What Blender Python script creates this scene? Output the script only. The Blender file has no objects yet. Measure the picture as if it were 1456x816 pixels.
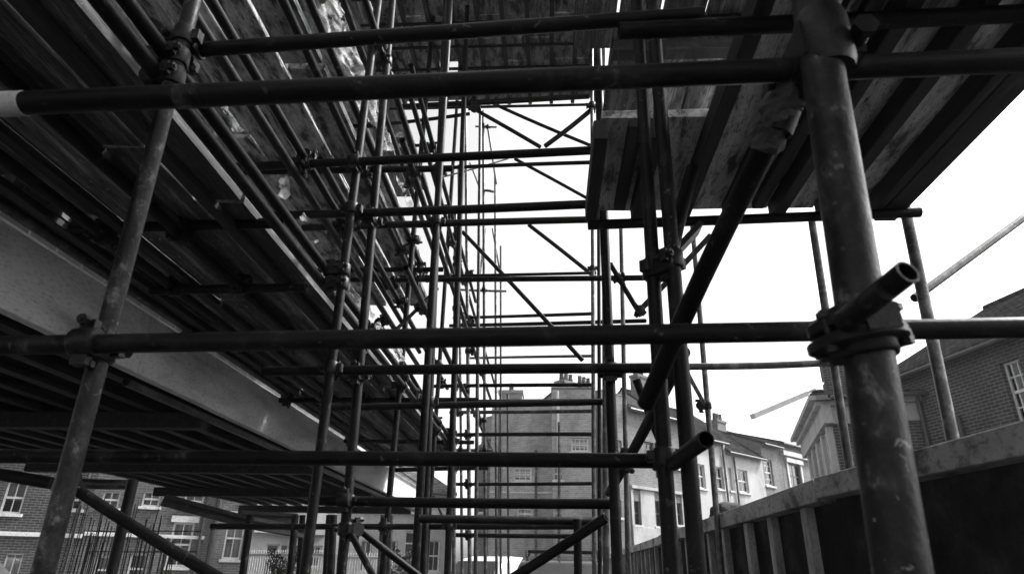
import bpy, bmesh, math, random
from mathutils import Vector, Matrix, noise
random.seed(7)
R = random.Random(11)
S = bpy.context.scene
COL = S.collection
rad = math.radians
HAZE = .0009
CH = 1.5                       # camera height above the ground
F = 920.0                      # focal length in photo pixels (1456 wide)

# ------------------------------------------------------------ camera
cam_d = bpy.data.cameras.new('camera'); cam = bpy.data.objects.new('camera', cam_d); COL.objects.link(cam)
CM = Matrix.Rotation(rad(3.4), 4, 'Z') @ Matrix.Rotation(rad(90+23.6), 4, 'X') @ Matrix.Rotation(rad(1.0), 4, 'Z')
cam.matrix_world = Matrix.Translation((0, 0, CH)) @ CM
cam_d.sensor_width = 36; cam_d.lens = F/1456*36; cam_d.clip_start = .05; cam_d.clip_end = 3000
cam_d.dof.use_dof = True; cam_d.dof.focus_distance = 5.0; cam_d.dof.aperture_fstop = 4.5
S.camera = cam
C3 = CM.to_3x3()
def ray(px, py): return C3 @ Vector(((px-728)/F, -(py-408)/F, -1))
def PY(px, py, Y): d = ray(px, py); return Vector((0, 0, CH)) + d*(Y/d.y)
def PZ(px, py, h): d = ray(px, py); return Vector((0, 0, CH)) + d*(h/d.z)

# ------------------------------------------------------------ materials (all neutral: the place is seen in black and white)
def g(v): return (v, v, v, 1)
def new_mat(name):
    m = bpy.data.materials.new(name); m.use_nodes = True
    nt = m.node_tree; b = nt.nodes['Principled BSDF']; return m, nt, b
def ramp(nt, src, stops):
    r = nt.nodes.new('ShaderNodeValToRGB'); e = r.color_ramp.elements
    e[0].position, e[0].color = stops[0][0], g(stops[0][1]); e[1].position, e[1].color = stops[-1][0], g(stops[-1][1])
    for p, v in stops[1:-1]: k = e.new(p); k.color = g(v)
    nt.links.new(src, r.inputs[0]); return r.outputs[0]
def noise_n(nt, vec, scale, detail=6, rough=.6, dist=0):
    n = nt.nodes.new('ShaderNodeTexNoise'); n.inputs['Scale'].default_value = scale; n.inputs['Detail'].default_value = detail
    n.inputs['Roughness'].default_value = rough; n.inputs['Distortion'].default_value = dist
    if vec is not None: nt.links.new(vec, n.inputs['Vector'])
    return n.outputs[0]
def mapping(nt, src, scale=(1, 1, 1), loc=(0, 0, 0), rot=(0, 0, 0)):
    m = nt.nodes.new('ShaderNodeMapping'); m.inputs['Scale'].default_value = scale; m.inputs['Location'].default_value = loc
    m.inputs['Rotation'].default_value = rot
    nt.links.new(src, m.inputs[0]); return m.outputs[0]
def pos(nt): return nt.nodes.new('ShaderNodeNewGeometry').outputs['Position']
def objc(nt): return nt.nodes.new('ShaderNodeTexCoord').outputs['Object']
def mix(nt, a, b, f, mode='MIX'):
    m = nt.nodes.new('ShaderNodeMix'); m.data_type = 'RGBA'; m.blend_type = mode
    for s, v in ((0, f), (6, a), (7, b)):
        if isinstance(v, (int, float)): m.inputs[s].default_value = v if s == 0 else g(v)
        else: nt.links.new(v, m.inputs[s])
    return m.outputs[2]
def bump(nt, b, h, strength=.3, dist=.01):
    k = nt.nodes.new('ShaderNodeBump'); k.inputs['Strength'].default_value = strength; k.inputs['Distance'].default_value = dist
    nt.links.new(h, k.inputs['Height']); nt.links.new(k.outputs[0], b.inputs['Normal'])

def surf(name, stops, scale=8, rough=.7, metal=0, bmp=.2, stretch=(1, 1, 1), fine=60, finestops=None, rvar=None, bdist=.01, spec=.5, space=pos, fleck=0, vary=0):
    m, nt, b = new_mat(name)
    v = mapping(nt, space(nt), stretch)
    n1 = noise_n(nt, v, scale, 8, .62, .3); c = ramp(nt, n1, stops)
    n2 = noise_n(nt, v, fine, 4, .6)
    if finestops: c = mix(nt, c, ramp(nt, n2, finestops), 1.0, 'MULTIPLY')
    if fleck:
        n3 = noise_n(nt, pos(nt), 38, 3, .55, .8); n4 = noise_n(nt, pos(nt), 2.3, 3, .5)
        mm = nt.nodes.new('ShaderNodeMath'); mm.operation = 'MULTIPLY'
        nt.links.new(ramp(nt, n3, [(.645, 0), (.69, 1)]), mm.inputs[0]); nt.links.new(ramp(nt, n4, [(.42, 0), (.6, 1)]), mm.inputs[1])
        c = mix(nt, c, fleck, mm.outputs[0])
    if vary:
        oi = nt.nodes.new('ShaderNodeObjectInfo'); c = mix(nt, c, ramp(nt, oi.outputs['Random'], [(0, 1-vary), (1, 1+vary)]), 1, 'MULTIPLY')
    nt.links.new(c, b.inputs['Base Color'])
    b.inputs['Metallic'].default_value = metal; b.inputs['Roughness'].default_value = rough
    b.inputs['Specular IOR Level'].default_value = spec
    if rvar: nt.links.new(ramp(nt, n1, rvar), b.inputs['Roughness'])
    if bmp: bump(nt, b, mix(nt, n1, n2, .5), bmp, bdist)
    return m
M = {}
M['steel'] = surf('worn dark scaffold steel', [(.3, .004), (.56, .010), (.66, .026), (.76, .14)], 9, .52, .25, .45, spec=.16, fleck=.07, vary=.4, fine=90, finestops=[(.3, .6), (.6, 1)], rvar=[(.3, .38), (.7, .62)], bdist=.003)
M['steel_mid'] = surf('scuffed scaffold steel', [(.38, .004), (.5, .014), (.58, .035), (.66, .16)], 20, .5, .25, .9, spec=.3, fleck=.22, stretch=(1, 1, .7), fine=120, finestops=[(.3, .5), (.6, 1)], rvar=[(.3, .35), (.7, .6)], bdist=.003)
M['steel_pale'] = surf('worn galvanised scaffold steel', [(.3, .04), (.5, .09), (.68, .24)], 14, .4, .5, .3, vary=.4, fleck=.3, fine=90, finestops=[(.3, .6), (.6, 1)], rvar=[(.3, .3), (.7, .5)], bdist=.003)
M['clamp'] = surf('greasy forged coupler', [(.35, .004), (.62, .015), (.75, .06)], 40, .42, .3, .6, spec=.35, fine=200, bdist=.004)
M['board'] = surf('weathered scaffold board', [(.34, .03), (.5, .09), (.62, .22), (.76, .36)], 3.5, .75, 0, .5, stretch=(7, .6, 7), fine=25, finestops=[(.36, .25), (.5, 1)], bdist=.008, vary=.65, fleck=.4)
M['board_pale'] = surf('pale ply board with stains', [(.40, .04), (.49, .25), (.62, .48)], 6, .8, 0, .7, vary=.3, stretch=(2.5, .8, 2.5), fine=45, finestops=[(.33, .2), (.42, .9), (.6, 1)], bdist=.006)
M['ply_stained'] = surf('pale stained ply seen from below', [(.37, .1), (.46, .42), (.62, .66)], 5, .8, 0, .6, stretch=(3, .7, 3), fine=40, finestops=[(.36, .35), (.46, 1)], bdist=.006, vary=.2)
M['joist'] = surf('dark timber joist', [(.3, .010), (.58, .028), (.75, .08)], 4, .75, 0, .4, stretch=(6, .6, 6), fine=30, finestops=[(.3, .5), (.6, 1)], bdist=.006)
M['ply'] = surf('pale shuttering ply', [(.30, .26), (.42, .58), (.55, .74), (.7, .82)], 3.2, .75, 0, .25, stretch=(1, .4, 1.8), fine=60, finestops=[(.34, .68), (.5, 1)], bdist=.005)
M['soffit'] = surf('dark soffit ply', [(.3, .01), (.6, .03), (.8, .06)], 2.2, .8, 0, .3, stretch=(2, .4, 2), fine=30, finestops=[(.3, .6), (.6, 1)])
M['timber_pale'] = surf('pale sawn timber', [(.3, .16), (.5, .36), (.7, .52)], 5, .8, 0, .4, stretch=(2, 2, .7), fine=50, finestops=[(.3, .5), (.5, 1)], bdist=.005)
M['cap'] = surf('stained hoarding rail', [(.38, .05), (.46, .3), (.7, .46)], 4.5, .7, 0, .4, stretch=(1, .6, 1), fine=40, finestops=[(.32, .4), (.5, 1)], bdist=.005)
M['panel'] = surf('dark hoarding sheet', [(.3, .008), (.5, .022), (.7, .07)], 3, .95, 0, .3, fine=30, finestops=[(.3, .6), (.6, 1)], spec=.05)
M['render'] = surf('white painted render', [(.3, .28), (.5, .46), (.7, .56)], 1.2, .8, 0, .15, stretch=(1, 1, .5), fine=18, finestops=[(.25, .72), (.5, 1)])
M['stone'] = surf('weathered stone trim', [(.3, .42), (.5, .66), (.7, .78)], 2.5, .8, 0, .25, fine=25, finestops=[(.28, .55), (.5, 1)])
M['paint'] = surf('white painted joinery', [(.3, .6), (.7, .8)], 6, .5, 0, .1, fine=40, finestops=[(.25, .7), (.5, 1)])
M['dark_paint'] = surf('dark painted joinery', [(.3, .02), (.7, .05)], 6, .4, 0, .1)
M['asphalt'] = surf('asphalt', [(.3, .04), (.7, .07)], .8, .9, 0, .4, fine=60, finestops=[(.3, .6), (.7, 1)])
M['soil'] = surf('trodden site ground', [(.3, .035), (.7, .08)], 1.2, .95, 0, .6, fine=20, finestops=[(.3, .5), (.7, 1)], bdist=.03)
M['pavement'] = surf('concrete pavement', [(.3, .2), (.7, .32)], 1.5, .9, 0, .3, fine=30)
M['lead'] = surf('dark roof slate', [(.3, .04), (.7, .1)], 2, .6, 0, .4)
M['leaf'] = surf('dark leaves', [(.3, .03), (.7, .08)], 9, .7, 0, .2)
M['bark'] = surf('bark', [(.3, .05), (.7, .12)], 9, .9, 0, .5)
M['car_white'] = surf('white car paint', [(.3, .72), (.7, .78)], 1, .18, 0, 0)
M['car_dark'] = surf('black car paint', [(.3, .015), (.7, .02)], 1, .15, 0, 0)
M['rubber'] = surf('rubber', [(.3, .02), (.7, .03)], 4, .8, 0, .1)
M['cloth'] = surf('grimy cloth wrap', [(.3, .02), (.7, .08)], 12, .9, 0, .8, fine=50, bdist=.01)
M['rust'] = surf('rusted bar', [(.3, .04), (.7, .14)], 20, .8, .2, .4)

def brick_mat(name, c1, c2, mortar, dirt=.5, scale=1.0, painted=False):
    m, nt, b = new_mat(name)
    o = objc(nt)
    sx = nt.nodes.new('ShaderNodeSeparateXYZ'); nt.links.new(o, sx.inputs[0])
    ad = nt.nodes.new('ShaderNodeMath'); nt.links.new(sx.outputs[0], ad.inputs[0]); nt.links.new(sx.outputs[1], ad.inputs[1])
    cb = nt.nodes.new('ShaderNodeCombineXYZ'); nt.links.new(ad.outputs[0], cb.inputs[0]); nt.links.new(sx.outputs[2], cb.inputs[1])
    t = nt.nodes.new('ShaderNodeTexBrick'); t.inputs['Scale'].default_value = scale
    t.inputs['Brick Width'].default_value = .225; t.inputs['Row Height'].default_value = .075; t.inputs['Mortar Size'].default_value = .009
    t.inputs['Mortar Smooth'].default_value = .2; t.inputs['Bias'].default_value = -.1
    t.inputs['Color1'].default_value = g(c1); t.inputs['Color2'].default_value = g(c2); t.inputs['Mortar'].default_value = g(mortar)
    nt.links.new(cb.outputs[0], t.inputs['Vector'])
    n = noise_n(nt, mapping(nt, o, (1, 1, .6)), .9, 8, .65, .4)
    n2 = noise_n(nt, mapping(nt, o, (1, 1, 2.6)), 6, 5, .7)
    c = mix(nt, t.outputs[0], ramp(nt, n, [(.3, 1-dirt), (.55, 1), (.75, 1.25)]), 1, 'MULTIPLY')
    c = mix(nt, c, ramp(nt, n2, [(.3, .7), (.5, 1), (.7, 1.2)]), 1, 'MULTIPLY')
    nt.links.new(c, b.inputs['Base Color']); b.inputs['Roughness'].default_value = .9
    inv = nt.nodes.new('ShaderNodeMath'); inv.operation = 'SUBTRACT'; inv.inputs[0].default_value = 1; nt.links.new(t.outputs[1], inv.inputs[1])
    bump(nt, b, inv.outputs[0], .5, .008)
    return m
M['brick_pale'] = brick_mat('brick paled for haze', .3, .42, .46, .5)  # haze over the far central block partly put into the brick colour
M['brick'] = brick_mat('old stock brick', .07, .13, .2)
M['brick_dark'] = brick_mat('sooty brick', .03, .055, .18, .4)
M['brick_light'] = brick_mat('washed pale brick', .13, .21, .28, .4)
M['brick_mid'] = brick_mat('mid grey brick', .09, .16, .24, .5)

def tile_mat(name, lo, hi):
    m, nt, b = new_mat(name); o = objc(nt)
    t = nt.nodes.new('ShaderNodeTexBrick'); t.inputs['Scale'].default_value = 1
    t.inputs['Brick Width'].default_value = .2; t.inputs['Row Height'].default_value = .16; t.inputs['Mortar Size'].default_value = .012
    t.inputs['Color1'].default_value = g(lo); t.inputs['Color2'].default_value = g(hi); t.inputs['Mortar'].default_value = g(lo*.3)
    sx = nt.nodes.new('ShaderNodeSeparateXYZ'); nt.links.new(o, sx.inputs[0])
    ad = nt.nodes.new('ShaderNodeMath'); nt.links.new(sx.outputs[1], ad.inputs[0]); nt.links.new(sx.outputs[2], ad.inputs[1])
    cb = nt.nodes.new('ShaderNodeCombineXYZ'); nt.links.new(sx.outputs[0], cb.inputs[0]); nt.links.new(ad.outputs[0], cb.inputs[1])
    nt.links.new(cb.outputs[0], t.inputs['Vector'])
    c = mix(nt, t.outputs[0], ramp(nt, noise_n(nt, o, 1.5, 8, .7), [(.3, .5), (.6, 1.3)]), 1, 'MULTIPLY')
    b.inputs['Specular IOR Level'].default_value = 0
    nt.links.new(c, b.inputs['Base Color']); b.inputs['Roughness'].default_value = .95
    inv = nt.nodes.new('ShaderNodeMath'); inv.operation = 'SUBTRACT'; inv.inputs[0].default_value = 1; nt.links.new(t.outputs[1], inv.inputs[1])
    bump(nt, b, inv.outputs[0], .8, .03)
    return m
M['tile'] = tile_mat('old roof tile', .012, .045)
M['tile_pale'] = tile_mat('lichened roof tile', .06, .2)

def glass_mat():
    m, nt, b = new_mat('window glass'); nt.nodes.remove(b)
    out = nt.nodes['Material Output']; mx = nt.nodes.new('ShaderNodeMixShader'); tr = nt.nodes.new('ShaderNodeBsdfTransparent')
    gl = nt.nodes.new('ShaderNodeBsdfGlossy'); gl.inputs['Roughness'].default_value = .03; fr = nt.nodes.new('ShaderNodeFresnel'); fr.inputs[0].default_value = 1.6
    tr.inputs[0].default_value = g(.85); gl.inputs[0].default_value = g(.9)
    nt.links.new(fr.outputs[0], mx.inputs[0]); nt.links.new(tr.outputs[0], mx.inputs[1]); nt.links.new(gl.outputs[0], mx.inputs[2]); nt.links.new(mx.outputs[0], out.inputs[0])
    return m
M['glass'] = glass_mat()
def curtain_mat():
    m, nt, b = new_mat('net curtain'); c = ramp(nt, noise_n(nt, mapping(nt, pos(nt), (30, 30, .6)), 1, 4), [(.3, .3), (.6, .75)])
    nt.links.new(c, b.inputs['Base Color']); b.inputs['Roughness'].default_value = .9; return m
M['curtain'] = curtain_mat()
def plastic_mat():
    m, nt, b = new_mat('crumpled polythene'); nt.nodes.remove(b); out = nt.nodes['Material Output']
    tl = nt.nodes.new('ShaderNodeBsdfTranslucent'); tl.inputs[0].default_value = g(.7)
    gl = nt.nodes.new('ShaderNodeBsdfGlossy'); gl.inputs[0].default_value = g(.8); gl.inputs['Roughness'].default_value = .12
    tr = nt.nodes.new('ShaderNodeBsdfTransparent'); tr.inputs[0].default_value = g(.9)
    a = nt.nodes.new('ShaderNodeMixShader'); a.inputs[0].default_value = .25; c = nt.nodes.new('ShaderNodeMixShader')
    nt.links.new(ramp(nt, noise_n(nt, pos(nt), 14, 6, .7), [(.35, .1), (.6, .85)]), c.inputs[0])
    nt.links.new(tl.outputs[0], a.inputs[1]); nt.links.new(gl.outputs[0], a.inputs[2]); nt.links.new(tr.outputs[0], c.inputs[1]); nt.links.new(a.outputs[0], c.inputs[2])
    nt.links.new(c.outputs[0], out.inputs[0]); return m
M['plastic'] = plastic_mat()

# ------------------------------------------------------------ object helpers
def tag(o, label=None, cat=None, group=None, kind=None):
    if label: o['label'] = label
    if cat: o['category'] = cat
    if group: o['group'] = group
    if kind: o['kind'] = kind
    return o
def link(name, me, parent=None):
    o = bpy.data.objects.new(name, me); COL.objects.link(o)
    if parent: o.parent = parent
    return o
def empty(name, loc=(0, 0, 0), rz=0):
    o = bpy.data.objects.new(name, None); COL.objects.link(o); o.location = loc; o.rotation_euler = (0, 0, rz); o.empty_display_size = .2; return o
class MB:
    def __init__(s): s.v = []; s.f = []; s.sm = []
    def add(s, vs, fs, smooth=False):
        n = len(s.v); s.v += [tuple(x) for x in vs]; s.f += [tuple(i+n for i in f) for f in fs]; s.sm += [smooth]*len(fs); return s
    def box(s, a, b, mat=None):
        (x0, y0, z0), (x1, y1, z1) = a, b
        vs = [Vector(p) for p in ((x0, y0, z0), (x1, y0, z0), (x1, y1, z0), (x0, y1, z0), (x0, y0, z1), (x1, y0, z1), (x1, y1, z1), (x0, y1, z1))]
        if mat: vs = [mat @ p for p in vs]
        return s.add(vs, [(3, 2, 1, 0), (4, 5, 6, 7), (0, 1, 5, 4), (1, 2, 6, 5), (2, 3, 7, 6), (3, 0, 4, 7)])
    def beam(s, p, q, w, h, up=(0, 0, 1), off=0):      # box bar from p to q
        p, q = Vector(p), Vector(q); d = (q-p).normalized(); sd = d.cross(Vector(up)).normalized(); u = sd.cross(d)
        vs = []
        for e in (p, q):
            for a, b in ((-1, -1), (1, -1), (1, 1), (-1, 1)): vs.append(e+sd*a*w/2+u*(b*h/2+off))
        return s.add(vs, [(3, 2, 1, 0), (4, 5, 6, 7), (0, 1, 5, 4), (1, 2, 6, 5), (2, 3, 7, 6), (3, 0, 4, 7)])
    def rod(s, pts, r, n=10, hollow=0, caps=True, rr=None):
        pts = [Vector(p) for p in pts]; rings = []
        d0 = (pts[1]-pts[0]).normalized(); ref = Vector((0, 0, 1)) if abs(d0.z) < .9 else Vector((1, 0, 0))
        a = d0.cross(ref).normalized()
        base = len(s.v); vs = []; fs = []
        for i, p in enumerate(pts):
            d = (pts[min(i+1, len(pts)-1)]-pts[max(i-1, 0)]).normalized(); a = (a-d*a.dot(d)).normalized(); b = d.cross(a)
            rad_ = rr[i] if rr else r
            for k in range(n): t = 2*math.pi*k/n; vs.append(p+(a*math.cos(t)+b*math.sin(t))*rad_)
        m = len(pts)
        for i in range(m-1):
            for k in range(n): fs.append((i*n+k, i*n+(k+1) % n, (i+1)*n+(k+1) % n, (i+1)*n+k))
        if hollow:
            for e, (p, sgn) in enumerate(((pts[0], 1), (pts[-1], -1))):
                d = (pts[1]-pts[0]).normalized() if e == 0 else (pts[-1]-pts[-2]).normalized()
                o = 0 if e == 0 else (m-1)*n
                i1 = len(vs)
                for k in range(n): vs.append(p+(vs[o+k]-p)*hollow)
                i2 = len(vs)
                for k in range(n): vs.append(p+(vs[o+k]-p)*hollow+d*sgn*.12)
                for k in range(n):
                    k2 = (k+1) % n
                    fs.append((o+k, i1+k, i1+k2, o+k2) if e else (o+k2, i1+k2, i1+k, o+k))
                    fs.append((i1+k, i2+k, i2+k2, i1+k2) if e else (i1+k2, i2+k2, i2+k, i1+k))
                fs.append(tuple(range(i2, i2+n)))
        elif caps:
            fs.append(tuple(range(n))[::-1]); fs.append(tuple((m-1)*n+k for k in range(n)))
        return s.add(vs, fs, True)
    def build(s, name, mat, parent=None, off=None, bevel=0, smooth=None):
        me = bpy.data.meshes.new(name)
        vs = s.v if off is None else [tuple(Vector(v)-Vector(off)) for v in s.v]
        me.from_pydata(vs, [], s.f); me.materials.append(mat)
        me.polygons.foreach_set('use_smooth', s.sm if smooth is None else [smooth]*len(s.f))
        bm = bmesh.new(); bm.from_mesh(me); bmesh.ops.recalc_face_normals(bm, faces=bm.faces)
        if bevel: bmesh.ops.bevel(bm, geom=[e for e in bm.edges], offset=bevel, segments=1, affect='EDGES')
        for e in bm.edges:
            if len(e.link_faces) == 2 and e.calc_face_angle(0) > rad(42): e.smooth = False
        bm.to_mesh(me); bm.free(); me.update()
        return link(name, me, parent)

# ------------------------------------------------------------ scaffold tubes and couplers
def coupler_mesh():          # canonical: main tube along Z at x=0,y=0; second tube along X at y=-0.055
    m = MB()
    def ring(c, ax, r, w, n=14, wob=.0):
        c = Vector(c); ax = Vector(ax)
        m.rod([c-ax*w/2, c-ax*w*.42, c+ax*w*.42, c+ax*w/2], r, n, rr=[r*.92, r, r, r*.92])
    ring((0, 0, 0), (0, 0, 1), .033, .056); ring((0, -.055, 0), (1, 0, 0), .033, .056)
    m.box((-.027, -.045, -.027), (.027, -.012, .027))
    # hinge lugs and bolt flanges
    for sx in (-1, 1):
        m.box((sx*.030 if sx > 0 else -.052, -.010, -.018), (.052 if sx > 0 else -.030, .012, .018))
    m.rod([(.046, -.040, 0), (.046, .034, 0)], .0062, 8); m.rod([(.046, .014, 0), (.046, .030, 0)], .0125, 6); m.rod([(-.046, -.014, -.02), (-.046, -.014, .02)], .008, 8)
    for sz in (-1, 1):
        m.box((-.018, -.066, .030 if sz > 0 else -.052), (.018, -.044, .052 if sz > 0 else -.030))
    m.rod([(0, -.095, .046), (0, -.02, .046)], .0062, 8); m.rod([(0, -.088, .046), (0, -.070, .046)], .0125, 6); m.rod([(-.02, -.042, -.046), (.02, -.042, -.046)], .008, 8)
    me = m.build('coupler', M['clamp']); d = me.data; bpy.data.objects.remove(me); return d
COUP = coupler_mesh()
TUBES = []      # (obj, p, q, r, assembly offset)
class Scaf:
    def __init__(s, label, loc, group=None):
        s.root = empty('scaffold', loc); s.loc = Vector(loc); tag(s.root, label, 'scaffold', group)
    def tube(s, name, p, q, D=.0483, mat='steel', n=18, bend=.0, hollow=.84):
        p, q = Vector(p), Vector(q); L = (q-p).length
        k = 6; w = Vector((R.uniform(-1, 1), R.uniform(-1, 1), R.uniform(-1, 1)))*bend
        pts = [p+(q-p)*i/k + w*math.sin(math.pi*i/k) for i in range(k+1)]
        o = MB().rod(pts, D/2, n, hollow=hollow if D > .03 else 0).build(name, M[mat], s.root, s.loc)
        TUBES.append((o, p, q, D/2, s)); return o
    def std(s, x1, y1, x2, y2, Y, D=.0483, top=None, bot=0.0, mat='steel', n=18, Y2=None):   # upright through two photo points
        a, b = PY(x1, y1, Y), PY(x2, y2, Y2 or Y)
        if a.z > b.z: a, b = b, a
        d = (b-a)/(b.z-a.z); z1 = top if top is not None else b.z
        return s.tube('standard', a+d*(bot-a.z), a+d*(z1-a.z), D, mat, n)
    def bar(s, name, x1, y1, Y1, x2, y2, Y2=None, D=.0483, mat='steel', bend=.006, n=18):
        return s.tube(name, PY(x1, y1, Y1), PY(x2, y2, Y2 or Y1), D, mat, n, bend)
    def led(s, px, py, h, Y1, Y2, D=.0483, mat='steel', X=None):      # runs along the street axis
        a = PZ(px, py, h) if X is None else Vector((X, 0, CH+h))
        return s.tube('ledger', (a.x, Y1, a.z), (a.x, Y2, a.z), D, mat, 14)
def closest(p1, q1, p2, q2):
    u, v, w = q1-p1, q2-p2, p1-p2; a, b, c, d, e = u.dot(u), u.dot(v), v.dot(v), u.dot(w), v.dot(w); D = a*c-b*b
    if D < 1e-4*a*c: return None
    s, t = (b*e-c*d)/D, (a*e-b*d)/D
    if not (.005 < s < .995 and .005 < t < .995): return None
    return p1+u*s, p2+v*t
def add_couplers(th=.13):
    nC = 0
    for i in range(len(TUBES)):
        for j in range(i+1, len(TUBES)):
            o1, p1, q1, r1, s1 = TUBES[i]; o2, p2, q2, r2, s2 = TUBES[j]
            c = closest(p1, q1, p2, q2)
            if not c: continue
            a, b = c; dd = (a-b).length
            if dd > th or a.z < .15: continue
            if a.y < -.5: continue
            if max(r1, r2) > .03 or 'stub' in o1.name and r1 < .02 or 'stub' in o2.name and r2 < .02: continue
            ax = (q1-p1).normalized(); sec = (q2-p2).normalized()
            if abs(ax.dot(sec)) > .97: continue
            X = (sec-ax*sec.dot(ax)).normalized(); Yv = ax.cross(X)
            if (b-a).dot(Yv) > 0: X = -X; Yv = -Yv
            k = max(r1, r2)/.0242
            mw = Matrix.Translation(a - s1.loc) @ Matrix((X, Yv, ax)).transposed().to_4x4() @ Matrix.Scale(k*R.uniform(1, 1.12), 4)
            o = link('coupler', COUP, o1); o.matrix_local = mw; nC += 1
    print('couplers', nC)

# ------ nearest cross frame
S1 = Scaf('nearest dark scaffold frame with thick blurred post and long bars crossing the whole view', (0, 1.5, 0))
S1.std(75, 760, 262, 50, 1.5, top=4.2, mat='steel_mid')
S1.bar('transom', -260, 160, 1.03, 1640, 78, 1.07, D=.050)
S1.bar('transom', -60, 96, 1.56, 1000, 21, 1.56, D=.0483)
S1.bar('transom', -120, 493, 1.45, 1700, 461, 1.45, D=.0483)
S1.std(1186, 200, 1281, 800, 1.0, D=.076, top=3.2, mat='steel_mid', n=32)
S1.bar('brace', 918, 575, 1.86, 1118, 150, 1.13, D=.050)
S1.bar('brace', 1108, 190, 1.13, 1235, -160, .98, D=.052)
S1.bar('stub_tube', 1200, 456, .945, 1291, 386, .80, D=.034, n=28)
# flattened swivel coupler on the thick post
def big_clamp():
    c = PY(1222, 472, 1.0); m = MB(); ax = (PY(1281, 800, 1)-PY(1186, 200, 1)).normalized()
    up = Matrix.Translation(c) @ Matrix.Rotation(rad(-6), 4, 'Y')
    def el(z0, z1, rx, ry, n=26):
        vs = []
        for z, k in ((z0, .93), (z0+.004, 1), (z1-.004, 1), (z1, .93)):
            for i in range(n):
                t = 2*math.pi*i/n; w = 1+.06*math.sin(3*t)+.04*math.sin(5*t+1)
                vs.append(up @ Vector((math.cos(t)*rx*k*w, math.sin(t)*ry*k*w, z)))
        fs = [(a*n+i, a*n+(i+1) % n, (a+1)*n+(i+1) % n, (a+1)*n+i) for a in range(3) for i in range(n)]
        fs += [tuple(range(n))[::-1], tuple(range(3*n, 4*n))]; m.add(vs, fs, True)
    el(-.026, -.004, .077, .066); el(.003, .026, .070, .060); el(-.042, .040, .052, .050)
    for x, y in ((-.058, -.02), (.055, -.022), (.05, .03), (-.05, .03)):
        m.rod([up @ Vector((x, y, -.034)), up @ Vector((x, y, .036))], .0055, 8); m.rod([up @ Vector((x, y, -.034)), up @ Vector((x, y, -.022))], .011, 6)
        m.rod([up @ Vector((x, y, .022)), up @ Vector((x, y, .032))], .011, 6)
    m.box((-.02, -.070, -.018), (.03, -.035, .022), up)
    m.build('swivel_clamp', M['clamp'], S1.root, S1.loc)
    # upper clamp and rag wrapped joint
    c = PY(1172, 62, 1.0); m = MB()
    m.rod([c+Vector((0, 0, -.07)), c+Vector((0, 0, -.05)), c+Vector((0, 0, .05)), c+Vector((0, 0, .07))], .05, 16, rr=[.044, .05, .05, .044])
    m.rod([c+Vector((.052, -.05, -.012)), c+Vector((.052, .06, -.012))], .017, 10); m.rod([c+Vector((.052, -.062, -.012)), c+Vector((.052, -.045, -.012))], .024, 6)
    m.box(c+Vector((-.05, -.02, -.04)), c+Vector((.066, .09, .04)))
    m.build('swivel_clamp', M['clamp'], S1.root, S1.loc)
big_clamp()
def crumple(name, pts, w, mat, parent, off, amp=.02, seed=1, nu=40, nv=10, side=(1, 0, 0), freq=9, torn=0):
    pts = [Vector(p) for p in pts]; vs = []; fs = []
    for i in range(nu+1):
        t = i/nu*(len(pts)-1); k = min(int(t), len(pts)-2); p = pts[k].lerp(pts[k+1], t-k)
        for j in range(nv+1):
            q = p+Vector(side)*w*(j/nv-.5)
            fq = Vector((q.x, q.y*.3, q.z)); q += Vector(noise.noise_vector(fq*freq+Vector((seed, 0, 0))))*amp + Vector(noise.noise_vector(fq*freq*2.7+Vector((seed, 5, 0))))*amp*.5
            vs.append(q)
    for i in range(nu):
        for j in range(nv):
            a = i*(nv+1)+j
            if torn and noise.noise(vs[a]*torn)+.35*noise.noise(vs[a]*torn*4) < .06: continue
            fs.append((a, a+1, a+nv+2, a+nv+1))
    m = MB(); m.add(vs, fs, False); return m.build(name, M[mat], parent, off)
def wrap(name, p, q, r, parent, off, label=None):
    p, q = Vector(p), Vector(q); d = (q-p).normalized(); a = d.cross(Vector((0, 1, .3))).normalized(); b = d.cross(a); n = 26; k = 26; vs = []
    for i in range(k+1):
        for j in range(n):
            t = 2*math.pi*j/n; base = p.lerp(q, i/k)+(a*math.cos(t)+b*math.sin(t))*r
            w = noise.noise(base*28)*.6+noise.noise(base*75)*.4
            vs.append(p.lerp(q, i/k)+(a*math.cos(t)+b*math.sin(t))*r*(1+.55*w)*(1-.35*abs(i/k-.5)))
    fs = [(i*n+j, i*n+(j+1) % n, (i+1)*n+(j+1) % n, (i+1)*n+j) for i in range(k) for j in range(n)]
    m = MB(); m.add(vs, fs, False); o = m.build(name, M['cloth'], parent, off); return o
t1 = [t for t in TUBES if t[4] is S1][1]
a_, b_ = t1[1], t1[2]; d_ = (b_-a_).normalized()
def onx(px): return min((a_+d_*k*.005 for k in range(1200)), key=lambda p: abs(px-(728+F*(C3.inverted() @ (p-Vector((0, 0, CH)))).x/-(C3.inverted() @ (p-Vector((0, 0, CH)))).z)))
MB().rod([onx(-60), onx(36)], .0262, 24).build('tape_band', M['timber_pale'], t1[0], S1.loc)
MB().rod([onx(252), onx(288)], .0257, 24).build('tape_band', M['steel_mid'], t1[0], S1.loc)
w0 = wrap('rag', PY(1085, 215, 1.18), PY(1140, 95, 1.06), .038, None, None)
tag(w0, 'black grimy rag bound round the top joint of the slanting tube', 'rag')
w1 = wrap('rag', PY(236, 100, 1.53), PY(248, 60, 1.53), .03, None, None)
tag(w1, 'black rag bound where the left post meets the upper bar', 'rag')

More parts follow.
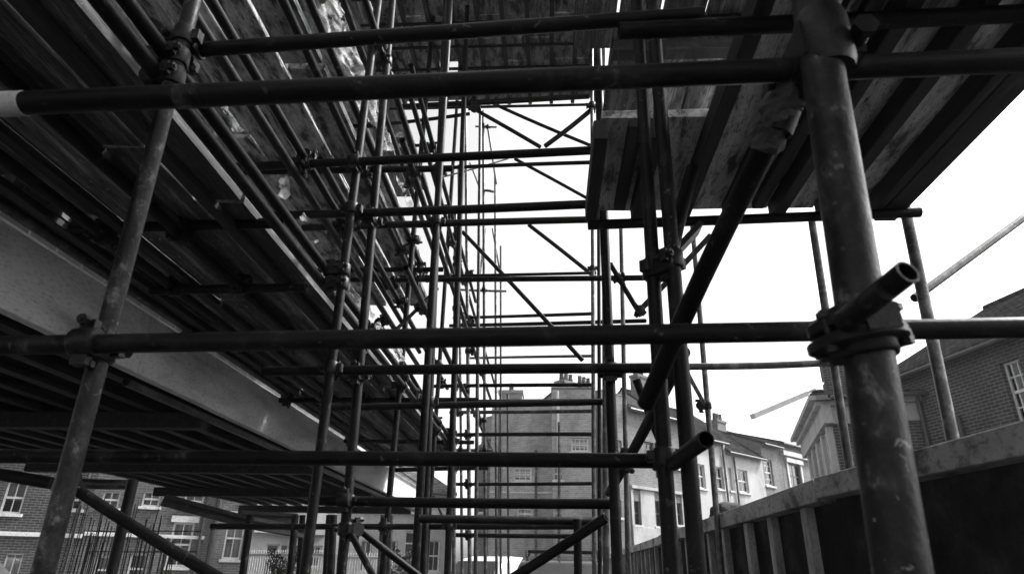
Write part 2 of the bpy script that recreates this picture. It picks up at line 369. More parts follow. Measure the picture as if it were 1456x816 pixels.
# ------ right scaffold carrying the board deck
S3 = Scaf('right-hand scaffold of paired dark posts carrying the board deck against the sky', (1, 3, 0))
S3.std(905, 0, 955, 816, 2.05, top=5.5)
S3.std(927, 0, 992, 816, 2.0, D=.051, top=5.5)
S3.bar('transom', 836, 320, 2.75, 1308, 302, 2.75)
S3.bar('transom', 880, 45, 1.55, 1700, 8, 1.55, D=.055)
S3.std(1155, 318, 1212, 690, 3.8, top=PY(1155, 316, 3.8).z, mat='steel_pale')
S3.std(1280, 262, 1362, 660, 2.85, D=.052, top=PY(1280, 262, 2.85).z, mat='steel_pale')
S3.std(985, 325, 1027, 830, 5.6, top=PY(984, 322, 5.6).z, mat='steel_pale')
S3.bar('brace', 1300, 424, 2.9, 1520, 262, 3.3, D=.040, mat='steel_pale')
S3.bar('transom', 975, 521, 3.75, 1190, 515, 3.75, D=.042, mat='steel_pale')
S3.bar('stub_tube', 958, 658, 1.98, 1004, 624, 1.72, D=.045)
S3.bar('brace', 866, 700, 3.6, 972, 500, 2.06, D=.046)
S3.bar('brace', 905, 540, 3.0, 950, 655, 3.0, D=.04)
S3.bar('brace', 975, 525, 5.0, 1005, 580, 5.65, D=.035, mat='steel_pale')
S3.bar('brace', 905, 446, 4.2, 1010, 335, 4.2, D=.04)
S3.bar('brace', 868, 375, 4.25, 912, 449, 4.25, D=.04)
S3.bar('brace', 950, 380, 2.0, 985, 240, 2.15, D=.05)
# cover plate and small plate by the twin posts
m = MB(); c = PY(968, 345, 2.1); m.beam(c+Vector((-.04, 0, -.06)), c+Vector((.07, 0, .06)), .02, .09, (0, 1, 0)); m.build('toggle_plate', M['clamp'], S3.root, S3.loc)

# ------ middle frames crossing the gap
S4 = Scaf('middle scaffold frames of slim posts and level bars bridging the bright gap', (0, 4, 0))
S4.std(433, 816, 538, 0, 3.05, top=6.5)
S4.std(485, 816, 558, 0, 3.2, top=6.5)
S4.std(590, 816, 640, 0, 3.75, D=.047, top=8)
S4.std(601, 816, 634, 0, 3.95, D=.046, top=8)
S4.std(636, 816, 659, 160, 4.95, top=7)
S4.std(878, 816, 847, 0, 3.1, top=7, D=.05)
S4.std(862, 816, 858, 0, 4.1, top=8, D=.04, mat='steel_pale')
S4.std(845, 816, 841, 0, 5.4, top=9, D=.036, mat='steel_pale')
S4.std(853, 816, 850, 0, 4.9, top=9, D=.03)
S4.std(893, 816, 883, 325, 6.2, top=PY(883, 322, 6.2).z, D=.045, mat='steel_pale')
S4.bar('transom', -10, 648, 2.12, 952, 655, 2.12, D=.047)
S4.bar('transom', 335, 238, 3.0, 985, 207, 3.0)
S4.bar('transom', 380, 307, 3.12, 846, 290, 3.03)
S4.bar('transom', 430, 324, 3.72, 850, 312, 3.9)
S4.bar('transom', 375, 528, 3.13, 938, 523, 3.0, D=.05)
S4.bar('transom', 570, 152, 5.6, 838, 137, 5.6, D=.06)
S4.bar('transom', 556, 176, 6.4, 668, 162, 6.4, D=.045)
S4.bar('transom', 630, 239, 6, 846, 231, 5.5, D=.042)
S4.bar('transom', 500, 398, 5.0, 916, 395, 4.2, D=.042)
S4.bar('transom', 560, 394, 5.8, 848, 388, 5.5, D=.03)
S4.bar('transom', 455, 580, 4.0, 856, 571, 4.15, D=.044)
S4.bar('transom', 440, 711, 3.2, 872, 716, 3.15, D=.047)
S4.bar('transom', 595, 737, 3.7, 858, 741, 4.0, D=.045)
S4.bar('transom', 300, 748, 5.0, 852, 748, 5.0, D=.042)
S4.bar('brace', 728, 822, 3.4, 862, 735, 3.2, D=.047)
S4.std(822, 830, 821, 740, 3.9, top=PY(821, 738, 3.9).z, D=.046)
S4.bar('brace', 490, 735, 3.3, 600, 822, 3.6, D=.036)
S4.bar('brace', 490, 740, 3.25, 540, 835, 3.0, D=.03)
S4.bar('brace', 775, 208, 5.5, 846, 152, 5.45, D=.05)
S4.bar('brace', 668, 152, 5.7, 768, 209, 5.55, D=.042)
S4.bar('brace', 702, 148, 6.3, 842, 208, 6.1, D=.04)
S4.bar('brace', 732, 226, 6.3, 842, 286, 6.3, D=.038)
S4.bar('brace', 752, 320, 6.0, 846, 394, 5.8, D=.042)
S4.bar('brace', 658, 330, 6.2, 828, 512, 5.8, D=.045)
S4.bar('brace', 540, 490, 4.6, 622, 410, 4.9, D=.03)
S4.bar('brace', 536, 455, 5.2, 612, 580, 6.2, D=.04)

# ------ far frames
S5 = Scaf('far scaffold of thin pale posts and rails fading into the bright gap', (-.8, 8, 0))
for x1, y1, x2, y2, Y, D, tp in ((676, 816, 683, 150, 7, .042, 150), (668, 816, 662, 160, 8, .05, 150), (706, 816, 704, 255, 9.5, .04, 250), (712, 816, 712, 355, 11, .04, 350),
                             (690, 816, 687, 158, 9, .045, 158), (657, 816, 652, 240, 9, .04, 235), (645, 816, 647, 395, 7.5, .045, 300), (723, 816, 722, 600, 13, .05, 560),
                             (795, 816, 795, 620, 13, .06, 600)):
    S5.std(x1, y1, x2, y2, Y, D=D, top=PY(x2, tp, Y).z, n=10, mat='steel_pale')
for x1, y1, Y1, x2, y2, Y2, D in ((640, 463, 8.0, 918, 456, 6.2, .045), (645, 452, 8.2, 842, 446, 6.5, .04), (668, 509, 9.0, 842, 506, 7, .035), (612, 549, 7.6, 846, 547, 7, .044),
                             (560, 571, 7, 848, 569, 6.5, .042), (640, 586, 9, 846, 584, 8, .05), (640, 618, 8, 846, 617, 7.5, .048), (642, 688, 8, 842, 687, 7.5, .04), (640, 760, 8, 815, 762, 7.5, .05),
                             (560, 640, 9, 700, 640, 9, .045), (560, 668, 7.6, 694, 665, 7.6, .05), (655, 720, 8.5, 660, 720, 8.5, .03), (625, 253, 6.3, 722, 226, 7, .02),
                             (676, 180, 9.0, 706, 181, 9, .035), (600, 295, 7, 642, 293, 7, .05), (688, 271, 9, 702, 273, 9, .04), (655, 412, 9, 720, 414, 9, .035)):
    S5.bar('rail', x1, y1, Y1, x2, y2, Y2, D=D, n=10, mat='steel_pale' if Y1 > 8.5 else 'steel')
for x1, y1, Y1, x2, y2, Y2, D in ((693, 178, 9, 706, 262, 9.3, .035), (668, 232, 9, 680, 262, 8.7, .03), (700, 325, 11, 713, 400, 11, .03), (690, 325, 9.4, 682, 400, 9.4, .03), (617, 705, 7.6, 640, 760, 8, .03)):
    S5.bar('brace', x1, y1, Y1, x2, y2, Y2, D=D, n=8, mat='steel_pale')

# ------ left scaffold under the decks
S2 = Scaf('left-hand scaffold of long receding tubes under the stacked board decks', (-1.6, 4, 0))
S2.bar('transom', 215, 413, 3.1, 436, 408, 3.1, D=.050)
S2.bar('transom', 90, 324, 2.5, 400, 317, 2.5, D=.050)
for px, h, y2, D in ((140, 1.36, 9, .050), (178, 1.44, 8.2, .0483), (262, 2.0, 6.8, .0483), (300, 2.1, 6.5, .045), (402, 2.6, 6.6, .0483), (440, 2.7, 6, .045), (487, 3.3, 6.6, .05)):
    S2.led(px, 0, h, .3 if h < 1.5 else .9, y2, D)
for px, py, h, y1, y2 in ((564, 140, 3.0, 2.5, 9), (600, 150, 3.7, 4, 9), (640, 330, 3.6, 4, 14), (620, 340, 2.6, 3.5, 11), (600, 430, 1.9, 4, 12), (540, 380, 2.1, 3, 8)):
    S2.led(px, py, h, y1, y2, .045)
for s_, h, y1, y2 in ((.655, 1.40, .5, 13), (.74, 1.36, .5, 7), (.9, 1.36, 1.2, 6), (.43, .98, 3.6, 13)):
    S2.led(0, 0, h, y1, y2, .05, X=-h/(.916*s_), mat='steel_pale' if s_ in (.43, .655) else 'steel')
for Yt in (3.9, 5.6, 7.6):
    S2.tube('transom', (-2.5, Yt, CH+1.36), (-.75+R.uniform(-.3, .3), Yt, CH+1.36+R.uniform(-.02, .02)), .0483, 'steel', 12)
for Yt in (3.9, 5.6):
    S2.tube('transom', (-2.8, Yt, CH+2.64), (-.9+R.uniform(-.2, .3), Yt, CH+2.64), .0483, 'steel', 12)
for Yt in (3.5, 5.3, 7.4):
    S2.tube('transom', (-2.9, Yt, CH+4.12), (-1.5+R.uniform(-.2, .3), Yt, CH+4.12), .0483, 'steel', 12)
    S2.tube('transom', (-2.9, Yt+.3, CH+5.62), (-1.6+R.uniform(-.2, .3), Yt+.3, CH+5.62), .0483, 'steel', 12)
for Yt in (5.1, 6.9):
    S2.tube('standard', (-1.22, Yt, 0), (-1.18, Yt, 9), .0483, 'steel', 12)

# ------ low props and sloping tubes at lower left
S6 = Scaf('low shoring of posts and sloping tubes below the lower left deck', (-3, 4, 0))
S6.bar('brace', -40, 668, 3.0, 106, 692, 3.0, D=.055)
S6.bar('brace', 100, 690, 3.0, 312, 822, 3.0, D=.050)
S6.bar('transom', 112, 687, 4.0, 192, 688, 4.0, D=.06, mat='steel_pale')
S6.std(158, 816, 188, 688, 3.2, top=PY(188, 682, 3.2).z, D=.050)
for x1, x2, Y in ((345, 356, 5.5), (412, 420, 5.8), (425, 430, 6.6), (463, 468, 6.5), (540, 545, 7), (552, 556, 8), (470, 474, 5.2)):
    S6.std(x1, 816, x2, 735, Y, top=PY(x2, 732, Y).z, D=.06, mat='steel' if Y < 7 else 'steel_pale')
add_couplers()

# timber formwork beams lying on the props
for i, (x1, y1, x2, y2, Y1, Y2, lab) in enumerate(((232, 710, 352, 742, 5.3, 5.6, 'dark timber beam sloping down over the low posts, nearest the windows'), (352, 742, 432, 757, 5.6, 6.2, 'second dark timber beam, carrying on towards the white porch'),
                                             (340, 733, 420, 737, 6.0, 6.4, 'short level timber bearer under the deck beside the porch'))):
    m = MB(); a, b = PY(x1, y1, Y1), PY(x2, y2, Y2)
    m.beam(a, b, .08, .03, off=.03); m.beam(a, b, .03, .06); m.beam(a, b, .08, .03, off=-.03)
    o = m.build('timber_beam', M['joist'], None, a); o.location = a; tag(o, lab, 'beam')

# ------------------------------------------------------------ decks
def board(x0, x1, y0, y1, z, mat, label, group, t=.038, axis='Y', name='scaffold_board', parent=None, tilt=.008):
    c = Vector(((x0+x1)/2, (y0+y1)/2, z)); m = MB(); n = 8; w = (x1-x0)/2; L = (y1-y0)/2; vs = []
    tw = R.uniform(-tilt, tilt); bw = R.uniform(-.006, .006)
    for i in range(n+1):
        y = -L+2*L*i/n
        for sx, sz in ((-1, 0), (1, 0), (1, 1), (-1, 1)):
            vs.append((sx*w+R.uniform(-.002, .002), y, sz*t+tw*sx+bw*math.sin(math.pi*i/n)+.003*sz*sx))
    fs = [(i*4+k, i*4+(k+1) % 4, i*4+4+(k+1) % 4, i*4+4+k) for i in range(n) for k in range(4)]+[(3, 2, 1, 0), (n*4, n*4+1, n*4+2, n*4+3)]
    m.add(vs, fs); o = m.build(name, M[mat], parent); o.location = c; o.rotation_euler = (0, 0, R.uniform(-.003, .003))
    if not parent: tag(o, label, 'board', group)
    return o
def deck(xa, xb, ya, yb, z, w, gap, lens, mat, label, group, skip=0):
    x = xa
    while x+w <= xb+1e-4:
        y = ya-R.uniform(0, 1.0)
        while y < yb:
            L = R.choice(lens)
            if R.random() >= skip: board(x, x+w, y, min(y+L, yb+R.uniform(0, .3)), z+R.uniform(0, .012), mat, label, group)
            y += L+R.uniform(.01, .05)
        x += w+gap*R.uniform(.6, 1.5)
deck(-2.36, -1.24, -.3, 9.8, CH+1.42, .195, .02, [3.0, 3.9], 'board', 'weathered board in the low left deck just above the pale beam', 'boards of the low left deck')
deck(-2.75, -1.3, .6, 6.6, CH+2.70, .225, .02, [3.0, 3.9], 'board_pale', 'weathered board in the second left deck, one lift above the low deck', 'boards of the second left deck')  # paler board colour stands in for light from the gap
deck(-2.9, -1.75, 1.5, 8.3, CH+4.18, .24, .03, [3.9], 'board_pale', 'pale board in the third left deck near the top of the view', 'boards of the third left deck', .08)  # paled likewise, gap light put into the board colour
deck(-2.9, -1.85, 3.0, 9.0, CH+5.68, .30, .04, [3.9], 'board', 'board in the highest left deck seen through the gaps', 'boards of the highest left deck', .05)
# right deck
xr0, xr1 = PZ(840, 318, 1.62).x, PZ(1238, 305, 1.62).x
nb = 6; pitch_ = (xr1-xr0)/nb
for k in range(nb):
    a = xr0+k*pitch_
    y = -1.2 if k > 1 else 2.17
    for L in (2.2, 2.15) if k > 1 else (.9,):
        y1 = min(y+L, PZ(1000, 308, 1.66).y)
        board(a+.005, a+pitch_-.012, y, y1, CH+1.70+R.uniform(0, .006), 'ply_stained', 'pale stained panel in the right-hand deck, seen from below between dark bearers', 'panels of the right-hand deck', tilt=.003, name='board')
        y = y1+.012
dr = empty('deck_bearers', (xr0, 1, CH+1.62)); tag(dr, 'row of dark timber bearers under the pale panels of the right-hand deck', 'bearers')
for k in range(nb+1):
    a = xr0+k*pitch_
    ww = .06 if k < nb else .05
    yb_ = -1.2 if k > 1 else 2.17
    MB().box((a-ww/2, yb_, CH+1.60), (a+ww/2-.004, PZ(1000, 310, 1.62).y, CH+1.695)).build('bearer', M['joist'], dr, dr.location, bevel=.004)
    if k < nb: MB().box((a+pitch_*.5, yb_, CH+1.655), (a+pitch_*.5+.055, PZ(1000, 310, 1.62).y-.02, CH+1.695)).build('bearer', M['joist'], dr, dr.location, bevel=.004) if k in (0, 3) else None
# upper right-hand deck, one lift higher, behind the twin posts
for k in range(6):
    a = xr0-.05+k*.24
    board(a, a+.225, -1.0, 2.9+R.uniform(0, .15), CH+2.85+R.uniform(0, .01), 'board', 'board of the upper right-hand deck, a lift above, glimpsed over the twin posts', 'boards of the upper right-hand deck')
for k in range(5):
    a = xr0+.07+k*.2
    board(a, a+.197, 2.15, 2.96+R.uniform(0, .04), CH+2.16+R.uniform(0, .004), 'board', 'short dark board closing the step behind the twin posts', 'short boards behind the twin posts')
MB().box((xr0+.075, 2.2, CH+2.09), (xr0+.98, 2.27, CH+2.145)).build('bearer', M['joist'], dr, dr.location, bevel=.004)
MB().box((xr0+.075, 2.80, CH+2.09), (xr0+.98, 2.87, CH+2.145)).build('bearer', M['joist'], dr, dr.location, bevel=.004)
for y in (.9, 1.98, 2.75): S3.tube('transom', (xr0-.1, y, CH+2.82), (xr0+1.3, y, CH+2.82), .0483, 'steel', 14)
# edge fascia on right deck's outer side
MB().box((xr1+.027, -1.2, CH+1.60), (xr1+.13, PZ(1000, 310, 1.62).y+.02, CH+1.76)).build('edge_beam', M['joist'], dr, dr.location, bevel=.004)
# longitudinal bearers under the low left deck
dl = empty('deck_bearers', (-1.8, 3, CH+1.4)); tag(dl, 'long timber bearers under the low left deck', 'bearers')
for x in (-2.2, -1.93, -1.66, -1.42):
    MB().box((x-.025, -.4, CH+1.375), (x+.025, 9.8, CH+1.412)).build('bearer', M['joist'], dl, dl.location, bevel=.004)
# lower left floor deck: fascia beam, soffit, joists
fd = empty('floor_deck', (-4, 5, CH+1.0)); tag(fd, 'low left floor deck with a pale deep edge beam and dark ribbed underside', 'deck')
def fascia(y0, y1, t=0):
    m = MB(); n = max(2, int((y1-y0)/.25)); vs = []
    for i in range(n+1):
        y = y0+(y1-y0)*i/n; w = .004*noise.noise(Vector((0, y*1.3, t)))
        for x, z in ((-2.46+w, 1.02), (-2.40+w, 1.02), (-2.40+w, 1.375), (-2.46+w, 1.375)): vs.append((x, y, CH+z+.003*noise.noise(Vector((y*2, 3, z)))))
    fs = [(i*4+k, i*4+(k+1) % 4, i*4+4+(k+1) % 4, i*4+4+k) for i in range(n) for k in range(4)]+[(3, 2, 1, 0), (n*4, n*4+1, n*4+2, n*4+3)]
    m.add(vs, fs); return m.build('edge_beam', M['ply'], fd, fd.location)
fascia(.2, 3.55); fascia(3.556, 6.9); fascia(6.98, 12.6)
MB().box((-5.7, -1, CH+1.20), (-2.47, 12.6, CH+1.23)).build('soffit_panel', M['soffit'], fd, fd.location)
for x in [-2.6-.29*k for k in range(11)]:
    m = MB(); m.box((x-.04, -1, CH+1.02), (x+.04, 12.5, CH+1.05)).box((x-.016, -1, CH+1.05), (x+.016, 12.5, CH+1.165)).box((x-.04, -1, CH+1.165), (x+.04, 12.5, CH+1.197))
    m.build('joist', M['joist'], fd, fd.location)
for y in (2.4, 4.6, 7.0, 9.5, 12.3):
    MB().box((-5.7, y-.05, CH+.90), (-2.5, y+.05, CH+1.016)).build('cross_beam', M['joist'], fd, fd.location, bevel=.005)
# bridge deck over the gap, near the top of the picture
bd = empty('bridge_deck', (-.3, 6, CH+5.3)); tag(bd, 'high netted deck bridging the gap at the top of the view', 'deck')
yA, yB = PZ(700, -150, 5.3).y, PZ(700, 146, 5.3).y
xA, xB = -1.75, PZ(842, 140, 5.3).x+.02
ny = 8; nx = 9
m = MB()
for i in range(nx):
    for j in range(ny):
        if (i, j) in ((2, 6),): continue
        x0 = xA+(xB-xA)*i/nx; y0 = yA+(yB-yA)*j/ny; z = CH+5.34+R.uniform(-.015, .015)
        m.box((x0+.006, y0+.006, z), (x0+(xB-xA)/nx-.006, y0+(yB-yA)/ny-.004, z+.03))
m.build('deck_panels', M['board_pale'], bd, bd.location)
for i in range(nx+1):
    x0 = xA+(xB-xA)*i/nx; MB().box((x0-.022, yA, CH+5.26), (x0+.022, yB, CH+5.325)).build('bearer', M['joist'], bd, bd.location)
for j in range(0, ny+1, 1):
    y0 = yA+(yB-yA)*j/ny; MB().rod([(xA-.2, y0, CH+5.235), (xB+.02, y0, CH+5.235)], .018, 10).build('cross_tube', M['steel'], bd, bd.location)

# crumpled polythene caught along the left deck edges
sheets = [((-1.19, 1.6, CH+1.47), (-1.16, 2.3, CH+1.50), (-1.18, 3.0, CH+1.46), .10, 'crumpled clear polythene along the edge of the low left deck, nearest the camera'),
          ((-1.17, 3.3, CH+1.46), (-1.14, 4.4, CH+1.48), (-1.17, 5.6, CH+1.47), .10, 'torn polythene strip along the low left deck, farther from the camera'),
          ((-1.20, 2.2, CH+2.80), (-1.16, 3.4, CH+2.75), (-1.2, 5.0, CH+2.8), .14, 'creased polythene hanging at the edge of the second left deck'),
          ((-1.66, 4.2, CH+4.25), (-1.60, 5.4, CH+4.1), (-1.66, 7.2, CH+4.2), .22, 'pale sheeting flapping at the edge of the third left deck')]
for k, (a, b, c, w, lab) in enumerate(sheets):
    o = crumple('plastic_sheet', (a, b, c), w, 'plastic', None, Vector(b), .028, k*3+1, 240, 18, (.9, 0, .45), 16, 2.2); o.location = b; tag(o, lab, 'plastic sheet')

# ------------------------------------------------------------ hoarding (timber site fence) at right
HZ = .45
A, Bc, Cc = PZ(860, 791, HZ), PZ(1178, 680, HZ), PZ(1500, 596, HZ)
Cc = Bc+(Cc-Bc)*1.5
def hoard(p, q, label, capw, caph, posts, seed, mats=('cap', 'timber_pale', 'panel')):
    rr = random.Random(seed); p, q = Vector(p), Vector(q); d = (q-p); L = d.length; d.normalize(); nrm = Vector((0, 0, 1)).cross(d)
    if nrm.dot(-p) < 0: nrm = -nrm          # towards the site (camera)
    root = empty('site_hoarding', (p.x, p.y, 0)); tag(root, label, 'fence')
    top = CH+HZ
    nseg = max(1, int(L/1.9)); 
    for k in range(nseg):
        a = p+d*(L*k/nseg+.002); b = p+d*(L*(k+1)/nseg-.002); dz = rr.uniform(-.006, .006)
        m = MB(); m.beam(Vector((a.x, a.y, top-caph/2+dz))+nrm*.03, Vector((b.x, b.y, top-caph/2+dz))+nrm*.03, capw, caph)
        m.build('top_rail', M[mats[0]], root, root.location, bevel=.004)
    x = rr.uniform(.1, .3)
    for k in range(posts):
        t = L*(k+.4)/posts+rr.uniform(-.06, .06); a = p+d*t+nrm*.005
        m = MB(); w = rr.uniform(.07, .10); m.beam(Vector((a.x, a.y, 0)), Vector((a.x, a.y, top-caph-.002))+d*rr.uniform(-.03, .03), w, .05, up=nrm)
        m.build('stud', M[mats[1]], root, root.location, bevel=.003)
    npn = max(1, int(L/1.22))
    for k in range(npn):
        a = p+d*(L*k/npn+.004); b = p+d*(L*(k+1)/npn-.004); z0 = .02; z1 = top-.012
        m = MB(); m.beam(Vector((a.x, a.y, (z0+z1)/2))-nrm*.055, Vector((b.x, b.y, (z0+z1)/2))-nrm*.055, .018, z1-z0)
        m.build('panel', M[mats[2]], root, root.location)
    m = MB(); m.beam(Vector((p.x, p.y, .7))+nrm*.06, Vector((q.x, q.y, .7))+nrm*.06, .045, .09); m.build('mid_rail', M[mats[1]], root, root.location, bevel=.003)
hoard(A, Bc, 'long timber hoarding with pale top rail and upright studs receding to the centre', .10, .11, int((Bc-A).length/.62), 3)
hoard(Bc, Cc, 'near timber hoarding with stained top rail over a dark recess at lower right', .10, .10, 2, 5)
# black bag hung over the hoarding
c = PZ(1040, 735, HZ); 
m = MB(); n = 18; k = 12; vs = []
for i in range(k+1):
    ph = math.pi*i/k
    for j in range(n):
        t = 2*math.pi*j/n; v = Vector((math.sin(ph)*math.cos(t)*.17, math.sin(ph)*math.sin(t)*.09, math.cos(ph)*.09)); v *= 1+.5*noise.noise(v*14)
        vs.append(v)
m.add(vs, [(i*n+j, i*n+(j+1) % n, (i+1)*n+(j+1) % n, (i+1)*n+j) for i in range(k) for j in range(n)], True)
o = m.build('rubbish_bag', M['cloth']); o.location = c+Vector((0, 0, .03)); tag(o, 'small black bag slumped over the top rail of the long hoarding', 'bag')

# ------------------------------------------------------------ buildings
def ground_xy(px, Y): p = PY(px, 812, Y); return Vector((p.x, p.y, 0))
class Bld:
    def __init__(s, name, label, A, B, H, depth, wall, cat='house', trimmat='stone'):
        s.A, s.B = Vector((A[0], A[1], 0)), Vector((B[0], B[1], 0)); d = s.B-s.A; s.L = d.length; s.H = H; s.D = depth; s.mat = wall; s.trim = trimmat
        s.ang = math.atan2(d.y, d.x); s.root = empty(name, s.A, s.ang); tag(s.root, label, cat)
        s.M = Matrix.Translation(s.A) @ Matrix.Rotation(s.ang, 4, 'Z'); s.Mi = s.M.inverted(); s.holes = []
    def uz(s, px, py):
        o = s.Mi @ Vector((0, 0, CH)); d = s.Mi.to_3x3() @ ray(px, py); p = o+d*(-o.y/d.y); return p.x, p.z
    def rect(s, x0, y0, x1, y1):
        xm, ym = (x0+x1)/2, (y0+y1)/2
        return s.uz(x0, ym)[0], s.uz(xm, y1)[1], s.uz(x1, ym)[0], s.uz(xm, y0)[1]
    def box(s, nm, a, b, mat, parent=None, bevel=0):
        return MB().box(a, b).build(nm, M[mat], parent or s.root, bevel=bevel)
    def window(s, px, kind='sash', frame='paint', curtain=True, sill=True, lintel=False, uz=None, rows=2, cols=2, surround=False):
        u0, z0, u1, z1 = uz or s.rect(*px); u0, u1 = sorted((u0, u1)); z0, z1 = sorted((z0, z1))
        u0 = max(u0, .06); u1 = min(u1, s.L-.06); z1 = min(z1, s.H-.05); z0 = max(z0, .05)
        if u1-u0 < .2 or z1-z0 < .2: return
        s.holes.append((u0, z0, u1, z1)); fy = .10; w = min(.07, (u1-u0)*.1)
        m = MB(); m.box((u0, fy, z0), (u0+w, fy+.06, z1)).box((u1-w, fy, z0), (u1, fy+.06, z1)).box((u0+w, fy, z1-w), (u1-w, fy+.06, z1)).box((u0+w, fy, z0), (u1-w, fy+.06, z0+w*1.2))
        zm = (z0+z1)/2
        if kind == 'door':
            m.box((u0+w, fy, z1-.5), (u1-w, fy+.05, z1-.44)); f = m.build('door_frame', M[frame], s.root)
            MB().box((u0+w+.002, fy+.035, z0), (u1-w-.002, fy+.055, z1-.502)).build('door', M['dark_paint'], f)
            MB().box((u0+w+.002, fy+.03, z1-.44), (u1-w-.002, fy+.036, z1-w)).build('pane', M['glass'], f)
        else:
            if rows > 1: m.box((u0+w, fy-.01, zm-.03), (u1-w, fy+.05, zm+.03))
            for c in range(1, cols):
                u = u0+(u1-u0)*c/cols; m.box((u-.014, fy+.012, z0+w*1.2), (u+.014, fy+.045, z1-w))
            for c in range(1, rows):
                if rows > 2 and c != rows/2: z = z0+(z1-z0)*c/rows; m.box((u0+w, fy+.014, z-.014), (u1-w, fy+.043, z+.014))
            f = m.build('window', M[frame], s.root)
            MB().box((u0+w, fy+.026, z0+w), (u1-w, fy+.032, z1-w)).build('pane', M['glass'], f)
            if curtain:
                vs = []; n = 40; ph = R.uniform(0, 6); top = z1-w-.005; bot = z0+w if R.random() < .6 else z0+(z1-z0)*R.uniform(.3, .5)
                for i in range(n+1):
                    u = u0+w+(u1-u0-2*w)*i/n; yy = fy+.12+.02*math.sin(i*1.9+ph)+.01*math.sin(i*.7)
                    vs += [(u, yy, bot), (u, yy, top)]
                mm = MB(); mm.add(vs, [(2*i, 2*i+2, 2*i+3, 2*i+1) for i in range(n)], True); mm.build('curtain', M['curtain'], f)
        if sill: s.box('sill', (u0-.08, -.07, z0-.09), (u1+.08, fy-.002, z0-.002), s.trim, f, .006)
        if lintel: s.box('lintel', (u0-.1, -.025, z1+.002), (u1+.1, .05, z1+.2), s.trim, f)
        if surround:
            m = MB(); m.box((u0-.16, -.06, z0), (u0-.003, .02, z1+.02)).box((u1+.003, -.06, z0), (u1+.16, .02, z1+.02)).box((u0-.24, -.14, z1+.022), (u1+.24, .02, z1+.26))
            m.build('surround', M[s.trim], f)
        return f
    def band(s, z0, z1, proj=.05, mat=None, u0=0, u1=None, nm='string_course'):
        s.box(nm, (u0-.0, -proj, z0), (s.L if u1 is None else u1, -.0015, z1), mat or s.trim, bevel=.006)
    def pipe(s, u, z0, z1, r=.05, mat='dark_paint', y=-.08):
        m = MB(); m.rod([(u, y, z0), (u, y, z1)], r, 10)
        z = z0+.3
        while z < z1: m.rod([(u, y, z-.03), (u, y, z+.03)], r*1.35, 10); z += 1.8
        m.build('drainpipe', M[mat], s.root)
    def chimney(s, u, y, z0, w=.9, d=.5, h=1.3, pots=3, parent=None):
        m = MB(); m.box((u-w/2, y-d/2, z0), (u+w/2, y+d/2, z0+h)).box((u-w/2-.05, y-d/2-.05, z0+h), (u+w/2+.05, y+d/2+.05, z0+h+.14))
        c = m.build('chimney', M[s.mat if 'brick' in s.mat else 'brick_mid'], parent or s.root)
        if not parent:
            for k in range(pots):
                x = u-w/2+w*(k+.5)/pots; MB().rod([(x, y, z0+h+.14), (x, y, z0+h+.5), (x, y, z0+h+.55)], .1, 12, rr=[.12, .09, .11]).build('chimney_pot', M['tile_pale'], c)
    def roof(s, kind='gable', rise=2.0, over=.2, mat='tile', front_gable=False):
        H, L, D = s.H, s.L, s.D; m = MB()
        if kind == 'gable':
            t = .09
            for y0, z0, y1, z1 in ((-over, H-over*rise/(D/2), D/2, H+rise), (D+over, H-over*rise/(D/2), D/2, H+rise)):
                m.add([(-.05, y0, z0), (L+.05, y0, z0), (L+.05, y1, z1), (-.05, y1, z1), (-.05, y0, z0+t), (L+.05, y0, z0+t), (L+.05, y1, z1+t), (-.05, y1, z1+t)],
                      [(3, 2, 1, 0), (4, 5, 6, 7), (0, 1, 5, 4), (1, 2, 6, 5), (2, 3, 7, 6), (3, 0, 4, 7)])
            n = int(L/.3)
            for k in range(n): m.rod([(L*k/n+.01, D/2, H+rise+.09), (L*(k+1)/n-.01, D/2, H+rise+.095)], .1, 8)
        elif kind == 'flat':
            m.box((-.02, -.02, H), (L+.02, D, H+.06))
        elif kind == 'parapet':
            m.box((.2, .3, H-.4), (L-.2, D-.3, H-.3))
        r = m.build('roof', M[mat], s.root)
        if kind == 'gable' : 
            g_ = MB(); g_.rod([(0, -over-.05, H-over*rise/(D/2)-.02), (L, -over-.05, H-over*rise/(D/2)-.02)], .06, 8); g_.build('gutter', M['dark_paint'], r)
        return r
    def finish(s, rise=0):
        us = sorted({0, s.L, *[h[0] for h in s.holes], *[h[2] for h in s.holes]}); zs = sorted({0, s.H, *[h[1] for h in s.holes], *[h[3] for h in s.holes]})
        m = MB()
        for i in range(len(us)-1):
            for j in range(len(zs)-1):
                cu, cz = (us[i]+us[i+1])/2, (zs[j]+zs[j+1])/2
                if any(h[0] < cu < h[2] and h[1] < cz < h[3] for h in s.holes): continue
                m.add([(us[i], 0, zs[j]), (us[i+1], 0, zs[j]), (us[i+1], 0, zs[j+1]), (us[i], 0, zs[j+1])], [(0, 1, 2, 3)])
        for u0, z0, u1, z1 in s.holes:
            q = .2
            m.add([(u0, 0, z0), (u1, 0, z0), (u1, 0, z1), (u0, 0, z1), (u0, q, z0), (u1, q, z0), (u1, q, z1), (u0, q, z1)], [(0, 1, 5, 4), (1, 2, 6, 5), (2, 3, 7, 6), (3, 0, 4, 7)])
        L, D, H = s.L, s.D, s.H
        m.add([(0, 0, 0), (0, D, 0), (0, D, H), (0, 0, H)], [(0, 1, 2, 3)]); m.add([(L, 0, 0), (L, D, 0), (L, D, H), (L, 0, H)], [(0, 1, 2, 3)]); m.add([(0, D, 0), (L, D, 0), (L, D, H), (0, D, H)], [(0, 1, 2, 3)])
        m.add([(0, 0, H-.01), (L, 0, H-.01), (L, D, H-.01), (0, D, H-.01)], [(0, 1, 2, 3)])
